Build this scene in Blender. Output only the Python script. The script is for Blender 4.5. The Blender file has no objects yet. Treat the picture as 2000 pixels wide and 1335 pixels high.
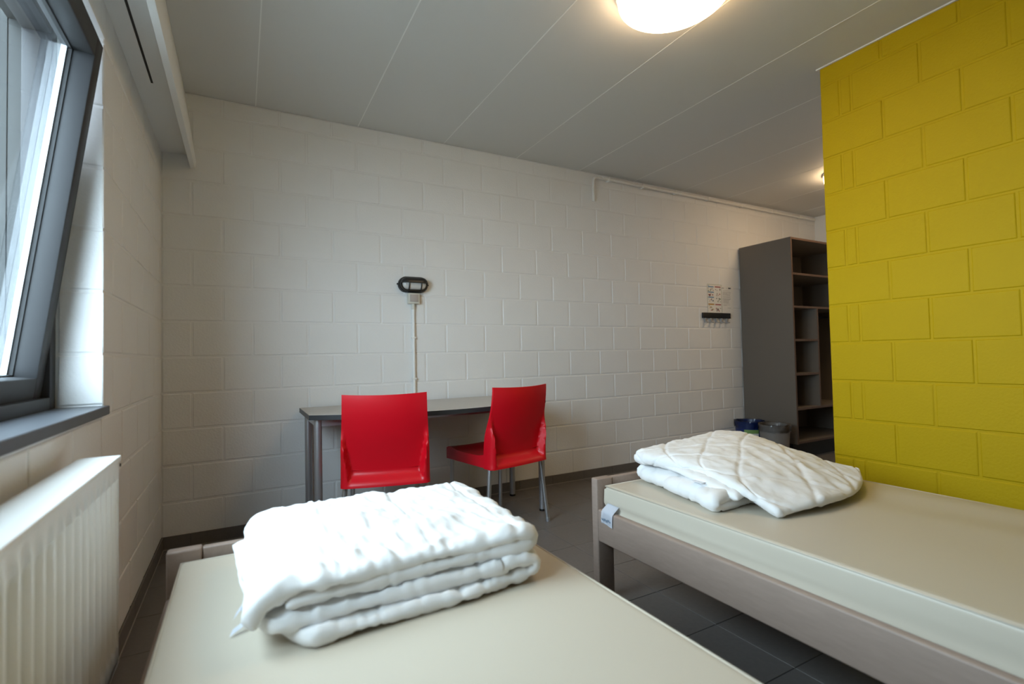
import bpy, bmesh, math, random
from mathutils import Vector, Matrix, noise

random.seed(7)
S = bpy.context.scene
COL = S.collection

# ------------------------------------------------------------------ camera
cam_d = bpy.data.cameras.new('camera')
cam = bpy.data.objects.new('camera', cam_d)
COL.objects.link(cam)
CR = Vector((0.87716761, -0.47972559, -0.02098433))
CU = Vector((0.00457159, -0.03535549, 0.99936434))
CW = Vector((0.48016256, 0.87670597, 0.02881958))
cam.matrix_world = Matrix(((CR.x, CU.x, -CW.x, 0.385), (CR.y, CU.y, -CW.y, -3.3122),
                           (CR.z, CU.z, -CW.z, 1.0152), (0, 0, 0, 1)))
cam_d.sensor_width = 36.0
cam_d.lens = 966.883 / 2000 * 36
cam_d.clip_start = 0.02
cam_d.dof.use_dof = True
cam_d.dof.focus_distance = 2.5
cam_d.dof.aperture_fstop = 2.2
S.camera = cam

# ------------------------------------------------------------------ sky, daylight, exposure
W = bpy.data.worlds.new('overcast_sky')
S.world = W
W.use_nodes = True
bg = W.node_tree.nodes['Background']
bg.inputs[0].default_value = (0.68, 0.84, 1.0, 1)
bg.inputs[1].default_value = 12.5
pl = bpy.data.lights.new('window_portal', 'AREA')
pl.shape = 'RECTANGLE'
pl.size, pl.size_y = 1.25, 1.66
pl.cycles.is_portal = True
po = bpy.data.objects.new('window_portal', pl)
COL.objects.link(po)
po.location = (-0.24, -2.10, 1.48)
po.rotation_euler = (0, math.radians(-90), 0)
po['kind'] = 'structure'
S.view_settings.view_transform = 'Standard'
S.view_settings.look = 'None'
S.view_settings.exposure = 0.90
S.view_settings.gamma = 1.0
S.view_settings.use_curve_mapping = False
S.cycles.max_bounces = 7
S.cycles.diffuse_bounces = 5
S.cycles.glossy_bounces = 3
S.cycles.transparent_max_bounces = 16
S.cycles.sample_clamp_indirect = 6.0
LAMP = 8.5          # radiance of the lit diffusers
LAMP_C = (1.0, 0.70, 0.40)

# ------------------------------------------------------------------ materials
MATS = {}
def mat(name, color, rough=0.5, metal=0.0, var=0.0, vscale=8.0, bump=0.0, bscale=60.0, spec=0.5,
        coat=0.0, stretch=None, sub=0.0, sheen=0.0, detail=4.0):
    if name in MATS:
        return MATS[name]
    m = bpy.data.materials.new(name)
    m.use_nodes = True
    nt = m.node_tree
    b = nt.nodes['Principled BSDF']
    b.inputs['Roughness'].default_value = rough
    b.inputs['Metallic'].default_value = metal
    b.inputs['Specular IOR Level'].default_value = spec
    b.inputs['Coat Weight'].default_value = coat
    if sheen: b.inputs['Sheen Weight'].default_value = sheen
    if sub:
        b.inputs['Subsurface Weight'].default_value = sub
        b.inputs['Subsurface Radius'].default_value = (0.02, 0.02, 0.02)
    c = (*color, 1)
    b.inputs['Base Color'].default_value = c
    tc = nt.nodes.new('ShaderNodeTexCoord')
    src = tc.outputs['Object']
    if stretch:
        mp = nt.nodes.new('ShaderNodeMapping')
        mp.inputs['Scale'].default_value = stretch
        nt.links.new(src, mp.inputs[0]); src = mp.outputs[0]
    if var:
        n = nt.nodes.new('ShaderNodeTexNoise'); n.inputs['Scale'].default_value = vscale
        n.inputs['Detail'].default_value = detail
        nt.links.new(src, n.inputs['Vector'])
        r = nt.nodes.new('ShaderNodeMix'); r.data_type = 'RGBA'
        r.inputs[6].default_value = (*[max(0, x * (1 - var)) for x in color], 1)
        r.inputs[7].default_value = (*[min(1, x * (1 + var)) for x in color], 1)
        nt.links.new(n.outputs['Fac'], r.inputs[0])
        nt.links.new(r.outputs[2], b.inputs['Base Color'])
    if bump:
        n2 = nt.nodes.new('ShaderNodeTexNoise'); n2.inputs['Scale'].default_value = bscale
        n2.inputs['Detail'].default_value = 5
        nt.links.new(src, n2.inputs['Vector'])
        bp = nt.nodes.new('ShaderNodeBump'); bp.inputs['Strength'].default_value = bump
        bp.inputs['Distance'].default_value = 0.004
        nt.links.new(n2.outputs['Fac'], bp.inputs['Height'])
        nt.links.new(bp.outputs[0], b.inputs['Normal'])
    MATS[name] = m
    return m

def emit(name, color, strength):
    m = bpy.data.materials.new(name); m.use_nodes = True
    nt = m.node_tree; nt.nodes.clear()
    e = nt.nodes.new('ShaderNodeEmission'); o = nt.nodes.new('ShaderNodeOutputMaterial')
    e.inputs[0].default_value = (*color, 1); e.inputs[1].default_value = strength
    nt.links.new(e.outputs[0], o.inputs[0])
    return m

def glass(name, tint=(1, 1, 1), ior=1.5, rough=0.0):
    m = bpy.data.materials.new(name); m.use_nodes = True
    nt = m.node_tree; nt.nodes.clear()
    o = nt.nodes.new('ShaderNodeOutputMaterial'); mx = nt.nodes.new('ShaderNodeMixShader')
    t = nt.nodes.new('ShaderNodeBsdfTransparent'); g = nt.nodes.new('ShaderNodeBsdfGlossy')
    f = nt.nodes.new('ShaderNodeFresnel'); f.inputs[0].default_value = ior
    t.inputs[0].default_value = (*tint, 1); g.inputs['Roughness'].default_value = rough
    nt.links.new(f.outputs[0], mx.inputs[0]); nt.links.new(t.outputs[0], mx.inputs[1])
    nt.links.new(g.outputs[0], mx.inputs[2]); nt.links.new(mx.outputs[0], o.inputs[0])
    return m

M_white = mat('white_paint_block', (0.795, 0.79, 0.78), 0.6, var=0.03, vscale=3, bump=0.35, bscale=90)
M_yellow = mat('yellow_paint_block', (0.53, 0.36, 0.0003), 0.6, var=0.03, vscale=3, bump=0.35, bscale=90, spec=0.2)
M_ceil = mat('ceiling_board', (0.70, 0.695, 0.675), 0.6, bump=0.1, bscale=150)
M_ceilgap = mat('ceiling_joint', (0.88, 0.88, 0.86), 0.5)
M_plaster = mat('white_plaster', (0.78, 0.78, 0.76), 0.65, bump=0.15, bscale=120)
M_board = mat('white_board', (0.80, 0.80, 0.78), 0.45)
M_tile = mat('floor_tile', (0.145, 0.130, 0.120), 0.42, var=0.16, vscale=60, bump=0.12, bscale=220)
M_grout = mat('floor_grout', (0.06, 0.055, 0.05), 0.8)
M_skirt = mat('skirting_tile', (0.145, 0.130, 0.120), 0.45, var=0.12, vscale=60)
M_seal = mat('sealant_line', (0.32, 0.29, 0.26), 0.6)
M_frame = mat('anthracite_aluminium', (0.032, 0.032, 0.034), 0.5, spec=0.3)
M_stone = mat('blue_stone_sill', (0.075, 0.080, 0.090), 0.38, var=0.15, vscale=40)
M_gasket = mat('black_rubber', (0.012, 0.012, 0.013), 0.6)
M_spacer = mat('glazing_spacer', (0.55, 0.57, 0.6), 0.5)
M_glass = glass('window_glass', (0.93, 0.96, 0.95))
M_rad = mat('radiator_enamel', (0.82, 0.81, 0.775), 0.32)
M_red = mat('red_plastic', (0.62, 0.002, 0.012), 0.36, bump=0.05, bscale=400)
M_alu = mat('brushed_aluminium', (0.62, 0.63, 0.65), 0.33, metal=0.9)
M_greymetal = mat('grey_metal_tube', (0.46, 0.47, 0.50), 0.38, metal=0.75)
M_black = mat('black_plastic', (0.012, 0.012, 0.012), 0.38)
M_desk = mat('desk_laminate', (0.48, 0.45, 0.41), 0.35, bump=0.05, bscale=300)
M_deskedge = mat('desk_edge', (0.030, 0.032, 0.036), 0.4)
M_bed = mat('taupe_stained_wood', (0.30, 0.225, 0.182), 0.5, var=0.14, vscale=18, stretch=(6, 1, 6), bump=0.08, bscale=60)
M_matt = mat('mattress_vinyl', (0.555, 0.495, 0.40), 0.42, bump=0.06, bscale=25)
M_cotton = mat('white_cotton', (0.80, 0.795, 0.79), 0.85, bump=0.25, bscale=70, sheen=0.2)
M_tag = mat('white_label', (0.80, 0.83, 0.90), 0.6)
M_print = mat('label_print', (0.20, 0.27, 0.36), 0.6)
M_closet = mat('grey_melamine', (0.15, 0.126, 0.102), 0.45)
M_closetedge = mat('closet_edge', (0.095, 0.055, 0.038), 0.5)
M_dark = mat('dark_plinth', (0.02, 0.02, 0.02), 0.6)
M_lens = mat('frosted_glass', (0.62, 0.60, 0.57), 0.25)
M_pvc = mat('white_pvc', (0.80, 0.79, 0.76), 0.35)
M_switch = mat('grey_switch', (0.42, 0.37, 0.34), 0.5)
M_beige = mat('beige_plastic', (0.62, 0.60, 0.53), 0.45)
M_blue = mat('blue_plastic', (0.004, 0.022, 0.13), 0.35)
M_gbin = mat('grey_plastic', (0.20, 0.18, 0.165), 0.5)
M_liner = glass('clear_liner', (0.86, 0.86, 0.86), 1.35, 0.12)
M_paper = mat('paper', (0.80, 0.78, 0.74), 0.7)
M_clear = mat('translucent_hook', (0.34, 0.34, 0.34), 0.3)
M_lamp = emit('lit_diffuser', LAMP_C, LAMP)
M_facade = mat('grey_cladding', (0.035, 0.035, 0.032), 0.8, var=0.25, vscale=4, spec=0.1)
M_paving = mat('outdoor_paving', (0.30, 0.29, 0.27), 0.8, var=0.2, vscale=3)

# ------------------------------------------------------------------ mesh helpers
def link(name, me, m=None, parent=None, smooth=False):
    o = bpy.data.objects.new(name, me)
    COL.objects.link(o)
    if m is not None and not me.materials:
        me.materials.append(m)
    if parent is not None:
        o.parent = parent
    if smooth:
        for p in me.polygons: p.use_smooth = True
    return o

def from_bm(name, bm, m=None, parent=None, smooth=False, angle=None):
    me = bpy.data.meshes.new(name)
    bm.normal_update()
    bm.to_mesh(me); bm.free()
    o = link(name, me, m, parent, smooth or angle is not None)
    if angle is not None:
        me.set_sharp_from_angle(angle=math.radians(angle))
    return o

def empty(name, loc=(0, 0, 0), rz=0.0):
    o = bpy.data.objects.new(name, None)
    o.empty_display_size = 0.1
    COL.objects.link(o)
    o.location = loc; o.rotation_euler = (0, 0, rz)
    return o

def tag(o, label, cat, group=None, kind=None):
    o['label'] = label; o['category'] = cat
    if group: o['group'] = group
    if kind: o['kind'] = kind
    return o

def add_box(bm, x0, x1, y0, y1, z0, z1, bev=0.0, seg=2):
    r = bmesh.ops.create_cube(bm, size=1.0)
    vs = r['verts']
    for v in vs:
        v.co = Vector((x0 + (v.co.x + .5) * (x1 - x0), y0 + (v.co.y + .5) * (y1 - y0), z0 + (v.co.z + .5) * (z1 - z0)))
    if bev > 0:
        es = list({e for v in vs for e in v.link_edges})
        bmesh.ops.bevel(bm, geom=es, offset=bev, segments=seg, affect='EDGES', profile=0.5)

def box(name, x0, x1, y0, y1, z0, z1, m, parent=None, bev=0.0, seg=2):
    bm = bmesh.new(); add_box(bm, x0, x1, y0, y1, z0, z1, bev, seg)
    return from_bm(name, bm, m, parent, angle=35 if bev else None)

def add_tube(bm, pts, r, n=12, cap=True, r2=None):
    pts = [Vector(p) for p in pts]
    rings = []
    up = None
    for i, p in enumerate(pts):
        d = (pts[min(i + 1, len(pts) - 1)] - pts[max(i - 1, 0)]).normalized()
        if up is None:
            a = Vector((0, 0, 1)) if abs(d.z) < 0.9 else Vector((1, 0, 0))
            up = d.cross(a).normalized()
        else:
            up = (up - d * up.dot(d)).normalized()
        w = d.cross(up)
        rr = r if r2 is None else r + (r2 - r) * i / (len(pts) - 1)
        rings.append([bm.verts.new(p + (up * math.cos(2 * math.pi * k / n) + w * math.sin(2 * math.pi * k / n)) * rr) for k in range(n)])
    for a, b in zip(rings, rings[1:]):
        for k in range(n):
            bm.faces.new((a[k], a[(k + 1) % n], b[(k + 1) % n], b[k]))
    if cap:
        bm.faces.new(rings[0][::-1]); bm.faces.new(rings[-1])

def tube(name, pts, r, m, parent=None, n=14, r2=None):
    bm = bmesh.new(); add_tube(bm, pts, r, n, r2=r2)
    bmesh.ops.recalc_face_normals(bm, faces=bm.faces)
    return from_bm(name, bm, m, parent, angle=40)

def add_lathe(bm, prof, c, n=40, axis='z', sx=1.0):
    rings = []
    for r, h in prof:
        ring = []
        for k in range(n):
            a = 2 * math.pi * k / n
            ring.append(bm.verts.new((c[0] + math.cos(a) * r, c[1] + math.sin(a) * r, c[2] + h)))
        rings.append(ring)
    for a, b in zip(rings, rings[1:]):
        for k in range(n):
            bm.faces.new((a[k], a[(k + 1) % n], b[(k + 1) % n], b[k]))
    return rings

def smoothstep(a, b, x):
    t = max(0.0, min(1.0, (x - a) / (b - a)))
    return t * t * (3 - 2 * t)

def prism(name, outline, z0, z1, m, parent=None, bev=0.0):
    bm = bmesh.new()
    a = [bm.verts.new((x, y, z0)) for x, y in outline]
    b = [bm.verts.new((x, y, z1)) for x, y in outline]
    n = len(a)
    bm.faces.new(a[::-1]); bm.faces.new(b)
    for k in range(n):
        bm.faces.new((a[k], a[(k + 1) % n], b[(k + 1) % n], b[k]))
    bmesh.ops.recalc_face_normals(bm, faces=bm.faces)
    if bev:
        bmesh.ops.bevel(bm, geom=list(bm.edges), offset=bev, segments=1, affect='EDGES')
    return from_bm(name, bm, m, parent, angle=35)

# ------------------------------------------------------------------ room shell
H = 2.555
XR = 6.25          # right end of the room
XP = 3.175         # face of the yellow partition
YP = -1.79         # end of the yellow partition
YN = -4.7          # wall behind the camera
TH = 0.226         # wall thickness
WY0, WY1 = -2.90, -1.30     # window opening
WZ0, WZ1 = 0.885, 2.075

BLOCK_CACHE = {}
def block_mesh(w, h, m, kind):
    """painted masonry block: face in local xy, outward +z, chamfered, slightly bulged corners"""
    key = (round(w, 3), round(h, 3), m.name, kind)
    if key in BLOCK_CACHE: return BLOCK_CACHE[key]
    rnd = random.Random(str(key))
    d, c = 0.0045, 0.0045
    bm = bmesh.new()
    def ring(inset, z, j):
        pts = []
        for sx, sy in ((-1, -1), (0, -1), (1, -1), (1, 0), (1, 1), (0, 1), (-1, 1), (-1, 0)):
            pts.append(bm.verts.new((sx * (w / 2 - inset) + rnd.uniform(-j, j), sy * (h / 2 - inset) + rnd.uniform(-j, j), z)))
        return pts
    a = ring(0, -d, 0); b = ring(0.0012, -0.0018, 0.0010); t = ring(c, 0, 0.0008)
    for p, q in ((a, b), (b, t)):
        for k in range(8):
            bm.faces.new((p[k], p[(k + 1) % 8], q[(k + 1) % 8], q[k]))
    bm.faces.new(t)
    me = bpy.data.meshes.new('block')
    bm.to_mesh(me); bm.free(); me.materials.append(m)
    BLOCK_CACHE[key] = me
    return me

GAP = 0.009
def lay(parent, m, frame, u0, u1, z0, z1):
    """one block; frame = (origin function (u,z)->loc, rotation)"""
    w, h = u1 - u0 - GAP, z1 - z0 - GAP
    if w < 0.012 or h < 0.012: return
    me = block_mesh(w, h, m, random.randrange(3))
    o = bpy.data.objects.new('block', me)
    COL.objects.link(o)
    loc, rot = frame((u0 + u1) / 2, (z0 + z1) / 2)
    o.location = loc + rot @ Vector((0, 0, random.uniform(-0.0006, 0.0004)))
    o.rotation_euler = (rot @ Matrix.Rotation(random.uniform(-.0022, .0022), 3, 'X') @ Matrix.Rotation(random.uniform(-.0012, .0012), 3, 'Y')).to_euler()
    o.parent = parent
    return o

ROT_FAR = Matrix(((1, 0, 0), (0, 0, -1), (0, 1, 0)))          # local z -> -y, x -> +x, y -> +z
ROT_LEFT = Matrix(((0, 0, 1), (1, 0, 0), (0, 1, 0)))          # local z -> +x, x -> +y, y -> +z
ROT_PART = Matrix(((0, 0, -1), (-1, 0, 0), (0, 1, 0)))        # local z -> -x, x -> -y, y -> +z
BZ = [0.05 + 0.2 * k for k in range(13)]                      # bed joints: 0.05 ... 2.45
COURSES = [(BZ[k], BZ[k + 1], k) for k in range(12)] + [(2.45, H, 12)]

# floor
floor = box('floor', -TH, XR + .2, YN - .2, 0.2, -0.2, -0.0025, M_grout)
tag(floor, 'dark grey tiled floor under the two beds and the desk', 'floor', kind='structure')
tile_cache = {}
def tile(parent, x0, x1, y0, y1, name='tile'):
    w, h = x1 - x0 - .0028, y1 - y0 - .0028
    if w < .01 or h < .01: return
    key = (round(w, 3), round(h, 3))
    if key not in tile_cache:
        bm = bmesh.new(); add_box(bm, -w / 2, w / 2, -h / 2, h / 2, -0.008, 0, 0)
        es = [e for e in bm.edges if all(v.co.z > -1e-5 for v in e.verts)]
        bmesh.ops.bevel(bm, geom=es, offset=.0012, segments=1, affect='EDGES')
        me = bpy.data.meshes.new('tile'); bm.to_mesh(me); bm.free(); me.materials.append(M_tile)
        tile_cache[key] = me
    o = bpy.data.objects.new(name, tile_cache[key]); COL.objects.link(o)
    o.location = ((x0 + x1) / 2, (y0 + y1) / 2, random.uniform(-.0003, .0002)); o.parent = parent
xj = [0.0] + [0.135 + .3 * i for i in range(0, 21)] + [XR]
xj = [x for x in xj if x < XR] + [XR]
yj = [0.0] + [-0.22 - .3 * i for i in range(0, 11)]
for a, b in zip(xj, xj[1:]):
    for d, c in zip(yj, yj[1:]):
        if a > XP + .3 and d < YP - .05: continue
        tile(floor, a, b, c, d)
bm = bmesh.new()
y = yj[-1]
while y > YN:
    for a, b in zip(xj, xj[1:]):
        if a > XP: break
        add_box(bm, a + .0015, b - .0015, max(y - .3, YN) + .0015, y - .0015, -.008, 0)
    y -= .3
o = from_bm('tile_field', bm, M_tile, floor); o['kind'] = 'stuff'

# ceiling
ceil = box('ceiling', -TH, XR + .2, YN - .2, 0.2, H + .004, H + .2, M_ceilgap)
tag(ceil, 'pale grey panelled ceiling with thin white joints', 'ceiling', kind='structure')
cj = [0.0] + [0.469 + .601 * i for i in range(0, 10)] + [XR]
for a, b in zip(cj, cj[1:]):
    box('ceiling_panel', a + .0015, b - .0015, YN, 0.0, H, H + .006, M_ceil, ceil)
    if b < XR: box('joint_bead', b - .0028, b + .0028, YN, 0.0, H - .0012, H + .005, M_ceilgap, ceil)

# far wall with the desk
wf = box('wall_far', -TH, XR + .2, 0.0035, 0.2, 0.0, H, M_white)
tag(wf, 'white painted concrete block wall behind the desk', 'wall', kind='structure')
def fr_far(u, z): return Vector((u, 0, z)), ROT_FAR
L = 0.305
for z0, z1, k in COURSES:
    ph = 0.1418 if k % 2 == 1 else 0.1418 - L / 2     # course 1.05-1.25 is k = 5
    cuts = [0.0]
    x = ph
    while x < XR:
        if x > 0.04: cuts.append(x)
        x += L
    cuts.append(XR)
    for a, b in zip(cuts, cuts[1:]):
        lay(wf, M_white, fr_far, a, b, z0, z1)

# left wall with the window
bm = bmesh.new()
add_box(bm, -TH, -.0035, WY1 + .0035, 0.2, 0, H)
add_box(bm, -TH, -.0035, YN - .2, WY0, 0, H)
add_box(bm, -TH, -.0035, WY0, WY1 + .0035, 0, WZ0 - .028)
add_box(bm, -TH, 0.0, WY0, WY1 + .0035, WZ1, H)
wl = from_bm('wall_left', bm, M_white)
tag(wl, 'white painted concrete block wall with the window and radiator', 'wall', kind='structure')
def fr_left(u, z): return Vector((0, u, z)), ROT_LEFT
def fr_rev(u, z): return Vector((u, WY1, z)), ROT_FAR
for z0, z1, k in COURSES:
    ph = -0.10 if k % 2 == 1 else -0.10 - L / 2
    ys = [0.0]
    yy = ph
    while yy > -2.5:
        ys.append(yy); yy -= L
    for b, a in zip(ys, ys[1:]):
        if z0 >= 0.84 and z0 < 2.2:
            if b <= WY1 + .01: continue
            a2 = max(a, WY1)
            lay(wl, M_white, fr_left, a2, b, z0, z1)
        else:
            lay(wl, M_white, fr_left, a, b, z0, min(z1, H))
    if z1 > WZ0 and z0 < WZ1:
        lay(wl, M_white, fr_rev, -0.116, 0.004, max(z0, WZ0), min(z1, WZ1))

# right end wall, wall behind the camera, partition
wr = box('wall_right', XR, XR + .2, YP - 1, 0.2, 0, H, M_plaster)
tag(wr, 'white end wall beyond the open wardrobe', 'wall', kind='structure')
wn = box('wall_near', -TH, XR + .2, YN - .2, YN, 0, H, mat('grey_plaster', (0.42, 0.41, 0.39), .65))  # out of view; colour darkened so less light bounces back into the room
tag(wn, 'plain unseen wall behind the viewpoint, greyed to weaken bounced light', 'wall', kind='structure')
wp = box('wall_partition', XP + .0035, XR + .2, YN, YP - .0035, 0, H, M_yellow)
tag(wp, 'bright yellow painted block wall beside the right bed', 'wall', kind='structure')
def fr_part(u, z): return Vector((XP, -u, z)), ROT_PART
for z0, z1, k in COURSES:
    if k % 2 == 0:
        cuts = [-YP + v for v in (0, 0.295, 0.60, 0.905, 1.21, 1.515)]
    else:
        cuts = [-YP + v for v in (0, 0.10, 0.155, 0.452, 0.757, 1.062, 1.367)]
    for a, b in zip(cuts, cuts[1:]):
        lay(wp, M_yellow, fr_part, a, b, z0, z1)
# end face of the partition towards the corridor: white blocks
for z0, z1, k in COURSES:
    for i in range(10):
        a = XP + .305 * i - (.15 if k % 2 else 0)
        a2 = max(a, XP)
        if a + .305 > XR: break
        o = lay(wp, M_yellow if i == 0 else M_white, lambda u, z: (Vector((u, YP, z)), Matrix(((-1, 0, 0), (0, 0, 1), (0, 1, 0)))), a2, a + .305, z0, z1)
tr = box('trim_1', XP - .008, XP + .012, YN, YP + .012, H - .007, H, M_pvc, None)
tag(tr, 'thin white sealant bead along the top of the yellow wall', 'trim', kind='structure')

# baseboards of dark tile
bf = box('baseboard_far', 0, XR, -0.003, 0.0035, 0, 0.068, M_grout)
tag(bf, 'dark grey tile skirting along the wall behind the desk', 'baseboard', kind='structure')
x = 0.0
for a, b in zip(xj, xj[1:]):
    box('skirting_tile', a + .001, b - .001, -0.0095, -.003, 0.004, 0.071, M_skirt, bf, .001, 1)
box('sealant', 0, XR, -0.0125, -.008, -.001, 0.0045, M_seal, bf)
bl = box('baseboard_left', -.0035, 0.003, YN, -.01, 0, 0.068, M_grout)
tag(bl, 'dark grey tile skirting along the window wall', 'baseboard', kind='structure')
ly = [-0.01] + [-0.22 - .3 * i for i in range(0, 9)]
for b, a in zip(ly, ly[1:]):
    box('skirting_tile', .003, 0.0095, a + .001, b - .001, 0.004, 0.071, M_skirt, bl, .001, 1)
box('sealant', 0.008, 0.0125, YN, -.01, -.001, 0.0045, M_seal, bl)

# white curtain box under the ceiling along the window wall (sloping fascia)
cb = empty('curtain_box', (0, 0, 0))
tag(cb, 'long white curtain box under the ceiling above the window', 'curtain box')
def yprism(name, prof, y0, y1, m, parent):
    bm = bmesh.new()
    a = [bm.verts.new((x, y0, z)) for x, z in prof]; b = [bm.verts.new((x, y1, z)) for x, z in prof]
    n = len(a)
    bm.faces.new(a); bm.faces.new(b[::-1])
    for k in range(n):
        bm.faces.new((a[k], b[k], b[(k + 1) % n], a[(k + 1) % n]))
    bmesh.ops.recalc_face_normals(bm, faces=bm.faces)
    return from_bm(name, bm, m, parent, angle=30)
YB0 = YN
yprism('soffit', [(0.0005, 2.192), (0.125, 2.198), (0.125, 2.212), (0.0005, 2.212)], YB0, -.0005, M_board, cb)
yprism('fascia', [(0.092, H - .002), (0.111, H - .002), (0.165, 2.165), (0.159, 2.122), (0.137, 2.118), (0.124, 2.200)], YB0, -.0005, M_board, cb)
yprism('slot', [(0.058, 2.1935), (0.066, 2.1938), (0.066, 2.1960), (0.058, 2.1957)], YB0 + .5, -0.80, M_gasket, cb)

# window
win = empty('window_1', (0, 0, 0))
tag(win, 'dark grey aluminium window tilted open inwards', 'window', kind='structure')
bm = bmesh.new()
FX0, FX1 = -0.185, -0.116
add_box(bm, FX0, FX1, WY1 - .050, WY1, WZ0, WZ1, .002)
add_box(bm, FX0, FX1, WY0, WY0 + .050, WZ0, WZ1, .002)
add_box(bm, FX0, FX1, WY0 + .050, WY1 - .050, WZ0, WZ0 + .036, .002)
add_box(bm, FX0, FX1, WY0 + .050, WY1 - .050, WZ1 - .05, WZ1, .002)
add_box(bm, FX0, FX1, -2.36, -2.28, WZ0 + .052, WZ1 - .05, .002)
from_bm('outer_frame', bm, M_frame, win, angle=35)
def sash(y0, y1, tilt, xoff):
    """sash leaning into the room about its lower edge; local coords: x depth, y along, z up"""
    root = empty('sash'); root.parent = win
    Hs = 1.10
    me_objs = []
    bm = bmesh.new()
    def fr(w, x0, x1, bev=.004):
        add_box(bm, x0, x1, y1 - w, y1, 0, Hs, bev); add_box(bm, x0, x1, y0, y0 + w, 0, Hs, bev)
        add_box(bm, x0, x1, y0 + w - .001, y1 - w + .001, 0, w, bev); add_box(bm, x0, x1, y0 + w - .001, y1 - w + .001, Hs - w, Hs, bev)
    fr(.058, -.078, 0.0)
    from_bm('sash_frame', bm, M_frame, root, angle=35)
    bm = bmesh.new()
    for (a, b, c, d) in ((y1 - .001, y1 + .007, -.006, Hs + .006), (y0 - .007, y0 + .001, -.006, Hs + .006), (y0, y1, Hs - .001, Hs + .006), (y0, y1, -.006, .001)):
        add_box(bm, -.014, -.001, a, b, c, d)
    from_bm('sash_lip', bm, M_frame, root)
    w = .057
    bm = bmesh.new()
    for (a, b, c, d) in ((y1 - w - .005, y1 - w, w, Hs - w), (y0 + w, y0 + w + .005, w, Hs - w)):
        add_box(bm, -.062, -.052, a, b, c, d)
    add_box(bm, -.062, -.052, y0 + w, y1 - w, w, w + .005); add_box(bm, -.062, -.052, y0 + w, y1 - w, Hs - w - .005, Hs - w)
    from_bm('gasket', bm, M_gasket, root)
    bm = bmesh.new()
    for (a, b, c, d) in ((y1 - w - .010, y1 - w - .0005, w, Hs - w), (y0 + w + .0005, y0 + w + .010, w, Hs - w)):
        add_box(bm, -.0765, -.0635, a, b, c, d)
    add_box(bm, -.0765, -.0635, y0 + w, y1 - w, w, w + .006)
    from_bm('spacer', bm, M_spacer, root)
    for xx in (-.063, -.077):
        bm = bmesh.new()
        vs = [bm.verts.new(p) for p in ((xx, y0 + w, w), (xx, y1 - w, w), (xx, y1 - w, Hs - w), (xx, y0 + w, Hs - w))]
        bm.faces.new(vs)
        from_bm('pane', bm, M_glass, root)
    root.location = (xoff, 0, WZ0 + .038)
    root.rotation_euler = (0, math.radians(tilt), 0)
    return root
sash(-2.30, -1.352, 7.4, -.136)
sash(-2.84, -2.37, 0.0, -.112)
box('sill', -0.19, 0.014, WY0 - .02, WY1 + .012, WZ0 - .028, WZ0, M_stone, win, .002, 1)
M_outer = mat('charcoal_facade', (0.014, 0.015, 0.014), 0.7, var=0.2, vscale=6)
box('outer_reveal', -TH - .004, -.186, WY1 - .004, WY1 + .0034, WZ0 - .03, WZ1, M_outer, win)
box('outer_reveal', -TH - .004, -.186, WY0, WY1 - .004, WZ1 - .006, WZ1 + .0034, M_outer, win)
box('outer_facing', -TH - .02, -TH - .001, WY1 - .004, 3.0, -.35, 3.2, M_outer, win)

# outdoors
gr = box('ground_outside', -14, -TH, -10, 12, -.5, -.35, M_paving)
tag(gr, 'paved ground outside the window', 'ground', kind='structure')
fc = empty('facade_wing', (0, 0, 0)); tag(fc, 'grey clad building wing seen through the window glass', 'building', kind='structure')
box('cladding_wall', -3.4, -.32, 3.05, 3.4, -.35, 6.5, M_facade, fc)
for i in range(17):
    box('cladding_panel', -3.395 + i * .18, -3.395 + i * .18 + .162, 3.02, 3.055, -.35, 6.5, M_facade, fc, .006, 1)

# ------------------------------------------------------------------ radiator
rad = empty('radiator', (0, 0, 0))
tag(rad, 'white ribbed panel radiator under the window', 'radiator')
RX0, RX1, RY0, RY1, RZ0, RZ1 = 0.035, 0.120, -3.1, -1.735, 0.276, 0.788
# ribbed front plate
bm = bmesh.new()
pitch = 0.050
cols = []
ny = int((RY1 - RY0 - .03) / pitch)
prof = []
yy = RY1 - .012
prof.append((yy, .019))
for i in range(ny):
    for f, dx in ((.10, .0), (.20, .0), (.27, .008), (.36, .017), (.5, .019), (.64, .017), (.73, .008), (.80, .0), (.90, .0)):
        prof.append((yy - (i + f) * pitch, dx))
prof.append((RY0 + .012, .019))
zrows = [(RZ0 + .012, 0), (RZ0 + .045, 0), (RZ0 + .052, .6), (RZ0 + .062, 1), (RZ1 - .072, 1), (RZ1 - .062, .6), (RZ1 - .055, 0), (RZ1 - .012, 0)]
grid = [[bm.verts.new((RX1 - .004 - (.019 - dx) * f, y, z)) for (y, dx) in prof] for (z, f) in zrows]
for r0, r1 in zip(grid, grid[1:]):
    for k in range(len(prof) - 1):
        bm.faces.new((r0[k], r0[k + 1], r1[k + 1], r1[k]))
bmesh.ops.recalc_face_normals(bm, faces=bm.faces)
from_bm('front_panel', bm, M_rad, rad, smooth=True)
box('back_panel', RX0, RX0 + .012, RY0, RY1 - .006, RZ0 + .01, RZ1 - .015, M_rad, rad, .003)
box('top_cover', RX0 - .002, RX1, RY0, RY1, RZ1 - .014, RZ1, M_rad, rad, .004)
box('side_cover', RX0, RX1 - .006, RY1 - .008, RY1, RZ0 + .012, RZ1 - .01, M_rad, rad, .003)
box('bottom_edge', RX1 - .022, RX1 - .004, RY0, RY1 - .004, RZ0, RZ0 + .022, M_rad, rad, .004)
box('core', RX0 + .02, RX1 - .02, RY0 + .02, RY1 - .03, RZ0 + .03, RZ1 - .05, M_rad, rad)
box('wall_bracket', 0.0, RX0 + .003, RY1 - .30, RY1 - .27, RZ0 + .05, RZ1 - .08, M_rad, rad)
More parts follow.
